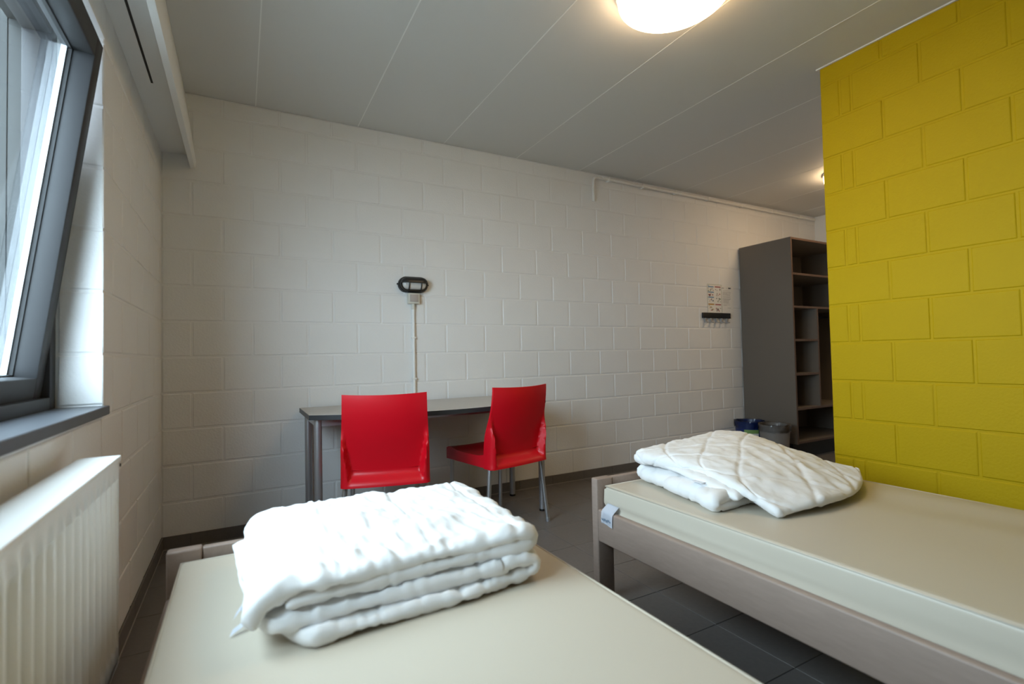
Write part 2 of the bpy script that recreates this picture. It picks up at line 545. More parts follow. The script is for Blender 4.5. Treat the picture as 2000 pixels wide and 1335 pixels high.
bm = bmesh.new(); add_lathe(bm, [(0, 0), (.004, 0), (.004, .002), (0, .002)], (0, 0, 0), 12)
o = from_bm('vent_screw', bm, M_gasket, rad, smooth=True); o.rotation_euler = (0, math.radians(90), 0); o.location = (RX1 - .0005, RY1 - .02, RZ1 - .022)
tube('feed_pipe', [(0.075, RY1 - .02, RZ0 + .03), (0.075, RY1 - .02, 0.0)], .008, M_rad, rad)

# ------------------------------------------------------------------ ceiling lamps
def ceiling_lamp(loc, label, group=None):
    root = empty('ceiling_lamp', loc)
    tag(root, label, 'lamp', group)
    bm = bmesh.new()
    add_lathe(bm, [(0.0, 0), (.235, 0), (.235, -.022), (.225, -.026)], (0, 0, 0), 64)
    from_bm('base_ring', bm, M_pvc, root, angle=40)
    bm = bmesh.new()
    n = 14
    prof = [(.226, -.024), (.229, -.045), (.226, -.062)] + [(.226 * math.cos(math.pi / 2 * i / n), -.062 - .05 * math.sin(math.pi / 2 * i / n)) for i in range(1, n)] + [(.0005, -.112)]
    add_lathe(bm, prof, (0, 0, 0), 64)
    bmesh.ops.recalc_face_normals(bm, faces=bm.faces)
    from_bm('diffuser', bm, M_lamp, root, smooth=True)
    return root
ceiling_lamp((1.965, -1.885, H), 'lit round white ceiling lamp above the gap between the beds')
ceiling_lamp((5.03, -1.04, H), 'lit round ceiling lamp mostly hidden behind the yellow wall')

# ------------------------------------------------------------------ desk
dk = empty('desk', (0, 0, 0))
tag(dk, 'grey desk with a bowed front and round metal legs against the block wall', 'desk')
DX0, DX1, DZ = 0.695, 2.165, 0.728
out = [(DX0, -.03), (DX0, -.512)]
n = 24
for i in range(n + 1):
    t = i / n
    x = DX0 + (DX1 - DX0) * t
    out.append((x, -.512 - .235 * (1 - (2 * t - 1) ** 2) - .0))
out += [(DX1, -.03)]
oo = [out[0]] + out[2:]
prism('edge_band', oo[::-1], DZ - .026, DZ - .0006, M_deskedge, dk)
cx = (DX0 + DX1) / 2
ins = [(cx + (x - cx) * .9968, -.28 + (y + .28) * .994) for x, y in oo]
prism('desk_top', ins[::-1], DZ - .002, DZ, M_desk, dk)
for lx, ly2 in ((DX0 + .045, -.075), (DX1 - .045, -.105), (DX0 + .047, -.487), (DX1 - .045, -.515)):
    lg = tube('leg', [(lx, ly2, .012), (lx, ly2, DZ - .026)], .0205, M_greymetal, dk, 18)
    tube('foot_cap', [(lx, ly2, 0.0), (lx, ly2, .013)], .0215, M_black, lg, 18)
box('side_rail', DX0 + .035, DX0 + .055, -.48, -.08, DZ - .066, DZ - .026, M_greymetal, dk)
box('side_rail', DX1 - .055, DX1 - .035, -.50, -.10, DZ - .066, DZ - .026, M_greymetal, dk)
box('front_rail', DX0 + .05, DX1 - .05, -.495, -.475, DZ - .066, DZ - .026, M_greymetal, dk)
box('back_rail', DX0 + .05, DX1 - .05, -.09, -.07, DZ - .066, DZ - .026, M_greymetal, dk)

# ------------------------------------------------------------------ chairs
def make_chair(loc, rz, label):
    """local frame: origin on floor below the rear lower edge centre, +y forward, x to the sitter's right"""
    root = empty('chair', loc, rz)
    tag(root, label, 'chair', 'red chairs at the desk')
    ZB, ZT = 0.385, 0.838
    nu, nv = 44, 46
    def rear(u, v):
        hw = .2175 - .002 * math.sin(math.pi * min(1, v * 1.1)) - .012 * smoothstep(.35, 1, v)
        z = ZB + (ZT - ZB) * v
        z += .006 * (abs(u) ** 2.0) * smoothstep(.75, 1, v)
        x = u * hw
        y = -.004 - .060 * smoothstep(.1, 1.0, v) ** 1.3        # lean back
        bow = .034 * (1 - u * u)
        y -= bow * (.35 + .65 * smoothstep(0, .6, v)) - .018
        # recess between the flanges, above the ledge
        fl = smoothstep(.74 + .16 * smoothstep(.05, .60, v), .86 + .13 * smoothstep(.05, .60, v), abs(u)) * (1 - smoothstep(.38, .66, v))
        ledge = (1 - smoothstep(.02, .15, v))
        y -= .048 * max(fl * (1 - .15 * smoothstep(.9, 1, abs(u))), ledge) * (1 - .3 * smoothstep(.93, 1, abs(u)))
        return Vector((x, y, z))
    def front(u, v):
        hw = .2175 - .002 * math.sin(math.pi * min(1, v * 1.1)) - .012 * smoothstep(.35, 1, v)
        z = ZB + (ZT - ZB) * v + .006 * (abs(u) ** 2.0) * smoothstep(.75, 1, v)
        y = .009 - .060 * smoothstep(.1, 1.0, v) ** 1.3
        y -= .034 * (1 - u * u) * (.35 + .65 * smoothstep(0, .6, v)) - .018
        y += .016 * smoothstep(.85, 1, abs(u)) * (1 - smoothstep(.35, .7, v))
        return Vector((u * hw, y, z))
    bm = bmesh.new()
    us = [math.copysign(abs(k) ** .8, k) for k in [-1 + 2 * i / nu for i in range(nu + 1)]]
    vs = [(j / nv) for j in range(nv + 1)]
    A = [[bm.verts.new(rear(u, v)) for u in us] for v in vs]
    B = [[bm.verts.new(front(u, v)) for u in us] for v in vs]
    for j in range(nv):
        for i in range(nu):
            bm.faces.new((A[j][i], A[j][i + 1], A[j + 1][i + 1], A[j + 1][i]))
            bm.faces.new((B[j][i], B[j + 1][i], B[j + 1][i + 1], B[j][i + 1]))
    for i in range(nu):
        bm.faces.new((A[0][i], B[0][i], B[0][i + 1], A[0][i + 1]))
        bm.faces.new((A[nv][i], A[nv][i + 1], B[nv][i + 1], B[nv][i]))
    for j in range(nv):
        bm.faces.new((A[j][0], A[j + 1][0], B[j + 1][0], B[j][0]))
        bm.faces.new((A[j][nu], B[j][nu], B[j + 1][nu], A[j + 1][nu]))
    bmesh.ops.recalc_face_normals(bm, faces=bm.faces)
    from_bm('backrest', bm, M_red, root, angle=55)
    # seat with apron
    bm = bmesh.new()
    nx, nyy = 20, 22
    D = .425
    def hwid(t): return .2155 - .004 * t
    def top(u, t):
        s = .448 + .012 * smoothstep(.7, .95, t) - .014 * math.sin(math.pi * min(1, t / .9)) * (1 - .5 * u * u)
        s += .010 * (u * u) + .012 * (1 - smoothstep(0, .25, t))
        s -= .012 * smoothstep(.93, 1.0, t)
        return s
    def zb(t): return .388 + .004 * t
    def pos(u, t):
        cy = t * D + .012 * (1 - u * u) * smoothstep(.8, 1, t)
        return u * hwid(t), cy
    T = [[bm.verts.new((*pos(-1 + 2 * i / nx, j / nyy), top(-1 + 2 * i / nx, j / nyy))) for i in range(nx + 1)] for j in range(nyy + 1)]
    for j in range(nyy):
        for i in range(nx):
            bm.faces.new((T[j][i], T[j][i + 1], T[j + 1][i + 1], T[j + 1][i]))
    loop = [(T[j][0], j / nyy) for j in range(nyy + 1)] + [(T[nyy][i], 1.0) for i in range(1, nx + 1)] + [(T[j][nx], j / nyy) for j in range(nyy - 1, -1, -1)]
    low = [bm.verts.new((v.co.x, v.co.y, zb(t))) for v, t in loop]
    inn = [bm.verts.new((v.co.x * .95, .012 + v.co.y * .95, zb(t))) for v, t in loop]
    inn2 = [bm.verts.new((v.co.x * .95, .012 + v.co.y * .95, .425)) for v, t in loop]
    for k in range(len(loop) - 1):
        bm.faces.new((loop[k][0], loop[k + 1][0], low[k + 1], low[k]))
        bm.faces.new((low[k], low[k + 1], inn[k + 1], inn[k]))
        bm.faces.new((inn[k], inn[k + 1], inn2[k + 1], inn2[k]))
    bm.faces.new(inn2)
    bmesh.ops.recalc_face_normals(bm, faces=bm.faces)
    from_bm('seat', bm, M_red, root, angle=50)
    for sx in (-1, 1):
        for (tx, ty, bx_, by_, r) in ((.196, .012, .236, -.004, .0125), (.192, .390, .196, .405, .0125)):
            lg = tube('leg', [(sx * bx_, by_, .006), (sx * tx, ty, .40)], r, M_alu, root, 16)
            d = Vector((sx * (tx - bx_), ty - by_, .394)).normalized()
            p = Vector((sx * bx_, by_, .0075))
            tube('foot_cap', [p - d * .007, p + d * .014], r + .0012, M_greymetal, lg, 16)
    return root
make_chair((1.8025, -0.760, 0), math.radians(12.4), 'red plastic chair turned sideways at the right end of the desk')
make_chair((1.024, -0.797, 0), math.radians(-15.2), 'red plastic chair with its back to the viewer at the left end of the desk')

# ------------------------------------------------------------------ beds
def make_bed(mx0, mx1, label, ml, side):
    """bed frame along y; head end at y=-1.65; mx0/mx1 mattress sides"""
    root = empty('bed', ((mx0 + mx1) / 2, -2.65, 0))
    tag(root, label, 'bed', 'twin single beds')
    ox, oy = (mx0 + mx1) / 2, -2.65
    def b(name, x0, x1, y0, y1, z0, z1, bev=.006, par=root):
        return box(name, x0 - ox, x1 - ox, y0 - oy, y1 - oy, z0, z1, M_bed, par, bev, 3)
    X0, X1 = mx0 - .033, mx1 + .033
    yh0, yh1 = -1.672, -1.634
    for yy0, yy1 in ((yh0, yh1), (-3.735, -3.695)):
        for xa, xb in ((X0, X0 + .083), (X1 - .083, X1)):
            b('post', xa, xb, yy0, yy1, 0, .502)
        b('headboard' if yy0 == yh0 else 'footboard', X0 + .084, X1 - .084, yy0 + .006, yy1 - .006, .25, .500, .005)
    b('side_rail', X0, X0 + .028, -3.695, yh0 - .0005, .250, .381, .007)
    b('side_rail', X1 - .028, X1, -3.695, yh0 - .0005, .250, .381, .007)
    for i in range(12):
        yy = -3.6 + i * .165
        b('slat', X0 + .028, X1 - .028, yy, yy + .08, .315, .333, .002)
    # mattress
    mt = empty('mattress', (ox, oy, .333))
    tag(mt, ml, 'mattress', 'vinyl covered mattresses')
    bm = bmesh.new()
    nx, ny2 = 36, 80
    w, l, h = (mx1 - mx0) / 2, 1.995 / 2, .475 - .333
    yc = -1.680 - l - oy
    def prof_pt(u, v):
        x, y = u * w, v * l
        return x, y
    def toph(x, y):
        z = h
        z += .0035 * noise.noise(Vector((x * 2.2 + side * 9, y * 1.1, 3.1)))
        # shallow stretch folds of the loose cover
        f = math.sin(9 * (y * .35 + x * 2.3) + 3 * noise.noise(Vector((x * 1.5, y * 1.2, side)))) 
        z += .0028 * f * smoothstep(-.15, .25, x if side else -x - .5) 
        return z
    r = .014
    def rounded(a, lim):
        return max(0.0, abs(a) - (lim - r))
    ux = sorted(set([-1 + 2 * i / nx for i in range(nx + 1)] + [s * (1 - r / w * f) for s in (-1, 1) for f in (.08, .3, .6, 1.0)]))
    vy = sorted(set([-1 + 2 * i / ny2 for i in range(ny2 + 1)] + [s * (1 - r / l * f) for s in (-1, 1) for f in (.08, .3, .6, 1.0)]))
    T = []
    for v in vy:
        row = []
        for u in ux:
            x, y = u * w, v * l
            dd = min(r, math.hypot(rounded(x, w), rounded(y, l)))
            drop = r - math.sqrt(max(0, r * r - dd * dd))
            row.append(bm.verts.new((x, y + yc, toph(x, y) - drop)))
        T.append(row)
    for j in range(len(vy) - 1):
        for i in range(len(ux) - 1):
            bm.faces.new((T[j][i], T[j][i + 1], T[j + 1][i + 1], T[j + 1][i]))
    loop = [T[j][0] for j in range(len(vy))] + [T[-1][i] for i in range(1, len(ux))] + [T[j][-1] for j in range(len(vy) - 2, -1, -1)] + [T[0][i] for i in range(len(ux) - 2, 0, -1)]
    nb = 9
    prev = loop
    cen = Vector((0, yc, 0))
    for q in range(1, nb + 1):
        f = q / nb
        cur = []
        for vtx in loop:
            x, y, z = vtx.co
            zz = z * (1 - f) + .0 * f
            k = noise.noise(Vector((x * 3, y * 3 + f * 1.5, f * 4 + side * 5)))
            outw = .004 * math.sin(math.pi * f) + .004 * k * math.sin(math.pi * f)
            fold = -.006 * math.exp(-((f - .52 - .05 * math.sin(y * 2.1)) / .06) ** 2)
            dx = (1 if x > 0 else -1) if abs(abs(x) - w) < .016 else 0
            dy = (1 if y - yc > 0 else -1) if abs(abs(y - yc) - l) < .016 else 0
            cur.append(bm.verts.new((x + dx * (outw + fold), y + dy * (outw + fold) * .5, zz)))
        m_ = len(loop)
        for k in range(m_):
            bm.faces.new((prev[k], prev[(k + 1) % m_], cur[(k + 1) % m_], cur[k]))
        prev = cur
    bm.faces.new(prev)
    bmesh.ops.recalc_face_normals(bm, faces=bm.faces)
    from_bm('cover', bm, M_matt, mt, smooth=True)
    # piping along the upper edge
    bm = bmesh.new()
    e = .003
    add_tube(bm, [(-w + e, -l + yc + e, h - e - .001), (-w + e, l + yc - e, h - e - .001)], .0028, 8)
    add_tube(bm, [(w - e, -l + yc + e, h - e - .001), (w - e, l + yc - e, h - e - .001)], .0028, 8)
    add_tube(bm, [(-w + e, l + yc - e, h - e - .001), (w - e, l + yc - e, h - e - .001)], .0028, 8)
    from_bm('piping', bm, M_matt, mt, smooth=True)
    return root, mt, (ox, oy)
make_bed(0.237, 1.130, 'taupe wooden bed beside the radiator and window', 'cream vinyl mattress on the bed beside the window', 0)
bedR, matR, (ox, oy) = make_bed(1.700, 2.643, 'taupe wooden bed beside the yellow wall', 'cream vinyl mattress on the bed beside the yellow wall', 1)

# care label hanging from the side of the right mattress
bm = bmesh.new()
nl = 11
g = []
for j in range(nl + 1):
    f = j / nl
    if f < .45:
        xo = -.0045 - .0320 * (f / .45); z = .076 - .024 * (f / .45)
    else:
        k_ = (f - .45) / .55
        xo = -.0375 - .0015 * math.sin(k_ * 3); z = .049 - .048 * k_
    row = []
    for i in range(5):
        s = i / 4
        row.append(bm.verts.new((1.700 - ox + xo, -1.706 - .068 * s - oy + .006 * f, z - .002 * s + .003 * math.sin(s * 5) * f)))
    g.append(row)
for j in range(nl):
    for i in range(4):
        bm.faces.new((g[j][i], g[j][i + 1], g[j + 1][i + 1], g[j + 1][i]))
r_ = bmesh.ops.solidify(bm, geom=list(bm.faces), thickness=.0012)
lab = from_bm('care_label', bm, M_tag, matR, smooth=True)
lab['label'] = 'white sewn-in care label with blurred blue print'
bm = bmesh.new()
rr = random.Random(3)
s = .10
while s < .86:
    wl_ = rr.uniform(.03, .07)
    y0 = -1.700 - .068 * s - oy; y1 = -1.700 - .068 * (s + wl_) - oy
    zc = .020 + rr.uniform(-.002, .002)
    hh = rr.uniform(.003, .0055)
    xx = 1.700 - ox - .0408
    vs4 = [bm.verts.new(p) for p in ((xx, y0, zc - hh), (xx, y1, zc - hh - .001), (xx, y1, zc + hh - .001), (xx, y0, zc + hh))]
    bm.faces.new(vs4)
    s += wl_ + rr.uniform(.015, .04)
from_bm('label_print', bm, M_print, lab)

# ------------------------------------------------------------------ duvets
def fbm(p, o=4):
    return noise.fractal(p, 1.0, 2.1, o)

def add_quilt(bm, C, Hf, ns, nt, disp):
    """closed padded sheet around the centre surface C(s,t), half thickness Hf(s,t), wrinkle disp(p,s,t,side)"""
    P = [[C(i / ns, j / nt) for j in range(nt + 1)] for i in range(ns + 1)]
    rows = {1: [], -1: []}
    for i in range(ns + 1):
        ra, rb = [], []
        for j in range(nt + 1):
            ds = P[min(i + 1, ns)][j] - P[max(i - 1, 0)][j]
            dt = P[i][min(j + 1, nt)] - P[i][max(j - 1, 0)]
            n = ds.cross(dt)
            n = n.normalized() if n.length > 1e-9 else Vector((0, 0, 1))
            h = Hf(i / ns, j / nt)
            p = P[i][j]
            ra.append(bm.verts.new(p + n * (h + disp(p, i / ns, j / nt, 1) * min(1, h / .012))))
            rb.append(bm.verts.new(p - n * (h + disp(p, i / ns, j / nt, -1) * min(1, h / .012))))
        rows[1].append(ra); rows[-1].append(rb)
    A, B = rows[1], rows[-1]
    for i in range(ns):
        for j in range(nt):
            bm.faces.new((A[i][j], A[i + 1][j], A[i + 1][j + 1], A[i][j + 1]))
            bm.faces.new((B[i][j], B[i][j + 1], B[i + 1][j + 1], B[i + 1][j]))
        bm.faces.new((A[i][0], B[i][0], B[i + 1][0], A[i + 1][0]))
        bm.faces.new((A[i][nt], A[i + 1][nt], B[i + 1][nt], B[i][nt]))
    for j in range(nt):
        bm.faces.new((A[0][j], A[0][j + 1], B[0][j + 1], B[0][j]))
        bm.faces.new((A[ns][j], B[ns][j], B[ns][j + 1], A[ns][j + 1]))

def path_fn(pts):
    """arc-length parametrised Catmull-Rom through pts -> f(0..1)"""
    pts = [Vector(p) for p in pts]
    dense = []
    for i in range(len(pts) - 1):
        p0, p1, p2, p3 = pts[max(i - 1, 0)], pts[i], pts[i + 1], pts[min(i + 2, len(pts) - 1)]
        for k in range(24):
            t = k / 24
            dense.append(.5 * ((2 * p1) + (-p0 + p2) * t + (2 * p0 - 5 * p1 + 4 * p2 - p3) * t * t + (-p0 + 3 * p1 - 3 * p2 + p3) * t ** 3))
    dense.append(pts[-1])
    acc = [0]
    for a, b in zip(dense, dense[1:]): acc.append(acc[-1] + (b - a).length)
    tot = acc[-1]
    def f(s):
        d = max(0, min(1, s)) * tot
        lo, hi = 0, len(acc) - 1
        while hi - lo > 1:
            m = (lo + hi) // 2
            if acc[m] <= d: lo = m
            else: hi = m
        k = 0 if acc[hi] == acc[lo] else (d - acc[lo]) / (acc[hi] - acc[lo])
        return dense[lo].lerp(dense[hi], k)
    f.total = tot
    return f

def edge(x, d):
    """1 inside, falling to 0 at both ends within fraction d (round)"""
    e = min(x, 1 - x) / d
    if e >= 1: return 1.0
    return math.sqrt(max(0, 1 - (1 - e) ** 2))

ZM = 0.475
# left duvet: two U-folded doubles stacked, rounded noses at the right
def left_duvet():
    root = empty('duvet', (0.70, -1.99, ZM))
    tag(root, 'thick white quilted duvet folded into a stack on the bed beside the window', 'duvet', 'folded white duvets')
    O = Vector((0.70, -1.99, ZM))
    bm = bmesh.new()
    # a: 0 left .. right in metres from x = 0.38 ; z above the mattress
    low = path_fn([(.035, .021), (.20, .020), (.40, .020), (.540, .022), (.594, .029), (.610, .043), (.594, .056), (.53, .059), (.35, .057), (.15, .055), (.0, .053), (-.012, .049)])
    up = path_fn([(.075, .080), (.12, .082), (.25, .084), (.45, .086), (.56, .086), (.606, .091), (.620, .102), (.606, .113), (.55, .119), (.40, .125), (.20, .126), (.08, .122), (.036, .111), (.020, .092), (.022, .074)])
    def wr(p, s, t, side, k):
        q = p * 1.0
        w = .0055 * fbm(Vector((q.x * 13 + k, q.y * 9, q.z * 13 + k))) + .0028 * fbm(Vector((q.x * 34, q.y * 22 + k, q.z * 30)))
        w += .003 * noise.noise(Vector((q.x * 60, q.y * 16, q.z * 40 + k)))
        return w
    def Clow(s, t):
        a = low(s)
        y = -1.785 - .500 * t
        x = .392 + a.x + .035 * (t - .3) * (1 - a.x / .63)
        # bottom leaf a little further to the front than the leaf above it
        if s < .45: y -= .022 * t * (1 - smoothstep(.3, .45, s))
        z = ZM + a.y + (-.010 if s > .55 else -.002) * smoothstep(.75, 1, t)
        y += .014 * noise.noise(Vector((a.x * 5, s * 3, 2.2))) * t
        cnr = (1 - smoothstep(0, .055, s)) ** 2 + (1 - smoothstep(0, .05, 1 - s)) ** 2
        y += .060 * cnr * t ** 3
        return Vector((x, y, z))
    def Hlow(s, t):
        h = .0195
        e = max(.30, edge(t, .05)) * max(.30, edge(s, .03))
        seam = 1 - .45 * math.exp(-((t - .955) / .008) ** 2)        # stitched binding along the free edge
        L_ = s * low.total
        g = abs((L_ / .185) % 1 - .5) * .185
        seam *= 1 - .30 * math.exp(-((.0925 - g) / .006) ** 2)
        puff = 1 + .10 * fbm(Vector((s * 14, t * 5, 1.7)))
        if 1: return h * e * seam * puff
    add_quilt(bm, Clow, Hlow, 190, 74, lambda p, s, t, sd: wr(p, s, t, sd, 1.3) + smoothstep(.62, .92, t) * (.0028 * noise.noise(Vector((p.x * 38, p.y * 12, p.z * 20))) + .0030 * noise.noise(Vector((p.x * 85, p.y * 20, p.z * 30)))))
    def Cup(s, t):
        a = up(s)
        topk = smoothstep(.50, .62, s)
        y = -1.785 - (.486 - .028 * topk) * t
        x = .390 + a.x - .008 * t
        fall = smoothstep(.62, 1, t)
        z = ZM + a.y - .002 * topk
        z -= .020 * fall ** 1.5 * topk
        z += (-.004) * fall * (1 - topk)
        y -= .020 * topk * t + .012 * fall * topk * (1 - a.x / .64)
        y += .012 * noise.noise(Vector((a.x * 6, s * 4, 7.2))) * t
        z += .010 * topk * noise.noise(Vector((a.x * 5, t * 4, 4.4)))
        return Vector((x, y, z))
    def Hup(s, t):
        h = .0190
        e = max(.25, edge(t, .075)) * max(.35, edge(s, .03))
        L_ = s * up.total
        g = abs((L_ / .20) % 1 - .5) * .20
        seam = 1 - .32 * math.exp(-((.10 - g) / .006) ** 2)
        puff = 1 + .14 * fbm(Vector((s * 16, t * 5, 5.7)))
        return h * e * seam * puff
    def wr2(p, s, t, sd):
        w = wr(p, s, t, sd, 4.1)
        # gathered pleats fanning over the front fold and at the right nose
        f = smoothstep(.35, .85, t)
        w += .0080 * f * fbm(Vector((p.x * 24 + p.y * 8, p.y * 4, p.z * 5)), 2)
        rdg = 1 - 2.2 * abs(noise.noise(Vector((p.x * 9 + p.y * 5, p.y * 11 - p.x * 4, 3.7))))
        w += .0055 * max(0, rdg) ** 2
        nose_ = math.exp(-((s - .5) / .07) ** 2)
        w += .0050 * nose_ * noise.noise(Vector((p.y * 42, p.z * 10, 1)))
        return w
    add_quilt(bm, Cup, Hup, 200, 80, wr2)
    for v in bm.verts: 
        if v.co.z < ZM + .0012: v.co.z = ZM + .0012
        v.co -= O
    bmesh.ops.recalc_face_normals(bm, faces=bm.faces)
    from_bm('folded_quilt', bm, M_cotton, root, smooth=True)
    # crumpled sewn-in label strips at the lower left
    for k, (pts, w) in enumerate(((((.405, -2.135, .016), (.385, -2.155, .012), (.362, -2.168, .004)), .016),
                                  (((.405, -2.110, .026), (.380, -2.120, .030), (.368, -2.124, .016)), .020))):
        bm = bmesh.new()
        pv = None
        for p in pts:
            p = Vector((p[0], p[1], ZM + p[2])) - O
            a, b = bm.verts.new(p + Vector((0, -w / 2, -.002))), bm.verts.new(p + Vector((.006, w / 2, .004)))
            if pv: bm.faces.new((pv[0], a, b, pv[1]))
            pv = (a, b)
        bmesh.ops.solidify(bm, geom=list(bm.faces), thickness=.0015)
        from_bm('care_label', bm, M_tag, root)
left_duvet()

def grid_fn(G):
    nr, nc = len(G), len(G[0])
    G = [[Vector(p) for p in r] for r in G]
    def cr(p0, p1, p2, p3, t):
        return .5 * ((2 * p1) + (-p0 + p2) * t + (2 * p0 - 5 * p1 + 4 * p2 - p3) * t * t + (-p0 + 3 * p1 - 3 * p2 + p3) * t ** 3)
    def line(r, t):
        x = t * (len(r) - 1); i = min(int(x), len(r) - 2); f = x - i
        p0 = r[i - 1] if i > 0 else r[0] * 2 - r[1]
        p3 = r[i + 2] if i + 2 < len(r) else r[-1] * 2 - r[-2]
        return cr(p0, r[i], r[i + 1], p3, f)
    def f(s, t):
        return line([line(r, t) for r in G], s)
    return f

def right_duvet():
    root = empty('duvet', (2.15, -2.0, ZM))
    tag(root, 'thin white quilted duvet loosely folded on the bed beside the yellow wall', 'duvet', 'folded white duvets')
    O = Vector((2.15, -2.0, ZM))
    bm = bmesh.new()
    def wr(p, k, amp=1.0):
        r1 = 1 - abs(noise.noise(Vector((p.x * 11 + k, p.y * 7 - p.x * 3, p.z * 9 + k)))) * 2
        return amp * (.0060 * fbm(Vector((p.x * 9 + k, p.y * 9, p.z * 9 + k))) + .0030 * fbm(Vector((p.x * 28, p.y * 28 + k, p.z * 28))) + .0035 * max(0, r1) ** 3)
    def quilt_lines(L1, L2, sp, d=.006):
        g1 = abs(((L1) / sp) % 1 - .5) * sp; g2 = abs(((L2) / sp) % 1 - .5) * sp
        return 1 - .40 * max(math.exp(-((sp / 2 - g1) / d) ** 2), math.exp(-((sp / 2 - g2) / d) ** 2))
    # lower leaves folded with the rounded nose to the left
    low = path_fn([(.66, .018), (.40, .018), (.15, .018), (.045, .020), (.008, .028), (.0, .040), (.012, .052), (.06, .058), (.20, .058), (.45, .060), (.64, .062)])
    def Clow(s, t):
        a = low(s)
        x = 1.865 - .098 * t ** 1.15 + a.x
        y = -1.700 - .475 * t - .02 * smoothstep(.55, 1, s) * t + .012 * noise.noise(Vector((a.x * 7, s * 3, 1.2))) * t
        z = ZM + a.y - .014 * smoothstep(.7, 1, t) * (1 if s > .5 else 0.15)
        x += .014 * noise.noise(Vector((t * 7, s * 2.2, 5.1))) * (1 - a.x / .66)
        z += .006 * noise.noise(Vector((t * 6, a.x * 7, 3.3))) * (1 if s > .5 else .2)
        return Vector((x, y, z))
    def Hlow(s, t):
        L_ = s * low.total
        return .0165 * max(.28, edge(t, .05)) * max(.3, edge(s, .03)) * quilt_lines(L_ + t * .48, L_ - t * .48, .16)
    add_quilt(bm, Clow, Hlow, 150, 64, lambda p, s, t, sd: wr(p, 2.0))
    # middle leaf, pointed corner showing towards the front
    mid = grid_fn([[(1.858, -1.715, .566), (2.05, -1.715, .575), (2.25, -1.72, .58), (2.45, -1.73, .57)],
                   [(1.845, -1.88, .568), (2.04, -1.88, .578), (2.25, -1.88, .58), (2.47, -1.90, .55)],
                   [(1.822, -2.05, .556), (2.02, -2.05, .566), (2.24, -2.05, .56), (2.46, -2.05, .525)],
                   [(1.838, -2.205, .520), (1.99, -2.185, .535), (2.2, -2.19, .53), (2.42, -2.18, .505)]])
    add_quilt(bm, lambda s, t: mid(s, t), lambda s, t: .0145 * max(.3, edge(s, .05)) * max(.3, edge(t, .05)) * quilt_lines(s * .5 + t * .6, s * .5 - t * .6, .16),
              60, 70, lambda p, s, t, sd: wr(p, 5.5))
    # upper leaf draped over the fold down to the front tip
    tg = [[(1.855, -1.705, .590), (2.02, -1.705, .604), (2.18, -1.705, .616), (2.35, -1.71, .628), (2.50, -1.725, .622)],
          [(1.862, -1.85, .594), (2.03, -1.85, .612), (2.20, -1.84, .622), (2.38, -1.84, .618), (2.545, -1.83, .590)],
          [(1.872, -1.99, .590), (2.05, -2.00, .604), (2.22, -1.99, .606), (2.40, -1.98, .590), (2.575, -1.96, .552)],
          [(1.880, -2.15, .562), (2.06, -2.15, .574), (2.24, -2.15, .570), (2.43, -2.12, .548), (2.600, -2.08, .524)],
          [(1.912, -2.322, .490), (2.08, -2.350, .505), (2.26, -2.345, .505), (2.44, -2.29, .508), (2.606, -2.200, .514)]]
    nose_d = [.030, .030, .026, .012, .003]
    for r_i, dz in zip(tg, nose_d):
        x0_, y0_, z0_ = r_i[0]
        q_ = dz / .030
        r_i[0] = (x0_ + .03 * q_, y0_, z0_ + .004 * q_)
        r_i.insert(0, (x0_ - .004, y0_, z0_ - dz * .45))
        r_i.insert(0, (x0_ + .030 * q_ + .004, y0_ + .002, z0_ - dz * 1.0))
    top = grid_fn(tg)
    def Ht(s, t):
        wob = .02 * math.sin(9 * s + 5 * t)
        return .0150 * max(.24, edge(s, .024)) * max(.24, edge(t, .024)) * quilt_lines(s * .62 + t * .70 + wob, s * .62 - t * .70 - wob, .185, .007)
    def wt(p, s, t, sd):
        w = wr(p, 8.8, .9)
        # long soft creases running from the back towards the front right corner
        f = smoothstep(.25, .7, t) * smoothstep(.2, .6, s)
        w += .0085 * f * noise.noise(Vector((p.x * 22 - p.y * 6, p.x * 3 + p.y * 4, 2.0)))
        return w
    add_quilt(bm, lambda s, t: top(s, t), Ht, 110, 140, wt)
    # rolled nose joining middle and upper leaf on the left
    for v in bm.verts:
        if v.co.z < ZM + .0012: v.co.z = ZM + .0012
        v.co -= O
    bmesh.ops.recalc_face_normals(bm, faces=bm.faces)
    from_bm('folded_quilt', bm, M_cotton, root, smooth=True)
    bm = bmesh.new()
    add_box(bm, 1.800 - O.x, 1.835 - O.x, -2.09 - O.y, -2.045 - O.y, .555 - O.z, .5562 - O.z)
    o = from_bm('care_label', bm, M_tag, root)
right_duvet()

# ------------------------------------------------------------------ bulkhead wall lamp with switch box and conduit
wlmp = empty('wall_lamp', (1.424, 0, 1.520))
tag(wlmp, 'black oval bulkhead wall lamp above the desk', 'lamp')
def oval(w, h, n=48):
    """stadium outline, w x h"""
    r = h / 2; s = w / 2 - r
    pts = []
    for k in range(n):
        a = 2 * math.pi * k / n
        cx_ = s if math.cos(a) >= 0 else -s
        pts.append((cx_ + r * math.cos(a), r * math.sin(a)))
    return pts
def loft(name, secs, m, parent, capend=True, angle=40):
    bm = bmesh.new()
    rings = []
    for pts, y in secs:
        rings.append([bm.verts.new((x, y, z)) for x, z in pts])
    n = len(rings[0])
    for a, b in zip(rings, rings[1:]):
        for k in range(n):
            bm.faces.new((a[k], a[(k + 1) % n], b[(k + 1) % n], b[k]))
    if capend: bm.faces.new(rings[-1])
    bmesh.ops.recalc_face_normals(bm, faces=bm.faces)
    return from_bm(name, bm, m, parent, angle=angle)
loft('base', [(oval(.205, .108), .0), (oval(.205, .108), -.028), (oval(.196, .099), -.034)], M_black, wlmp)
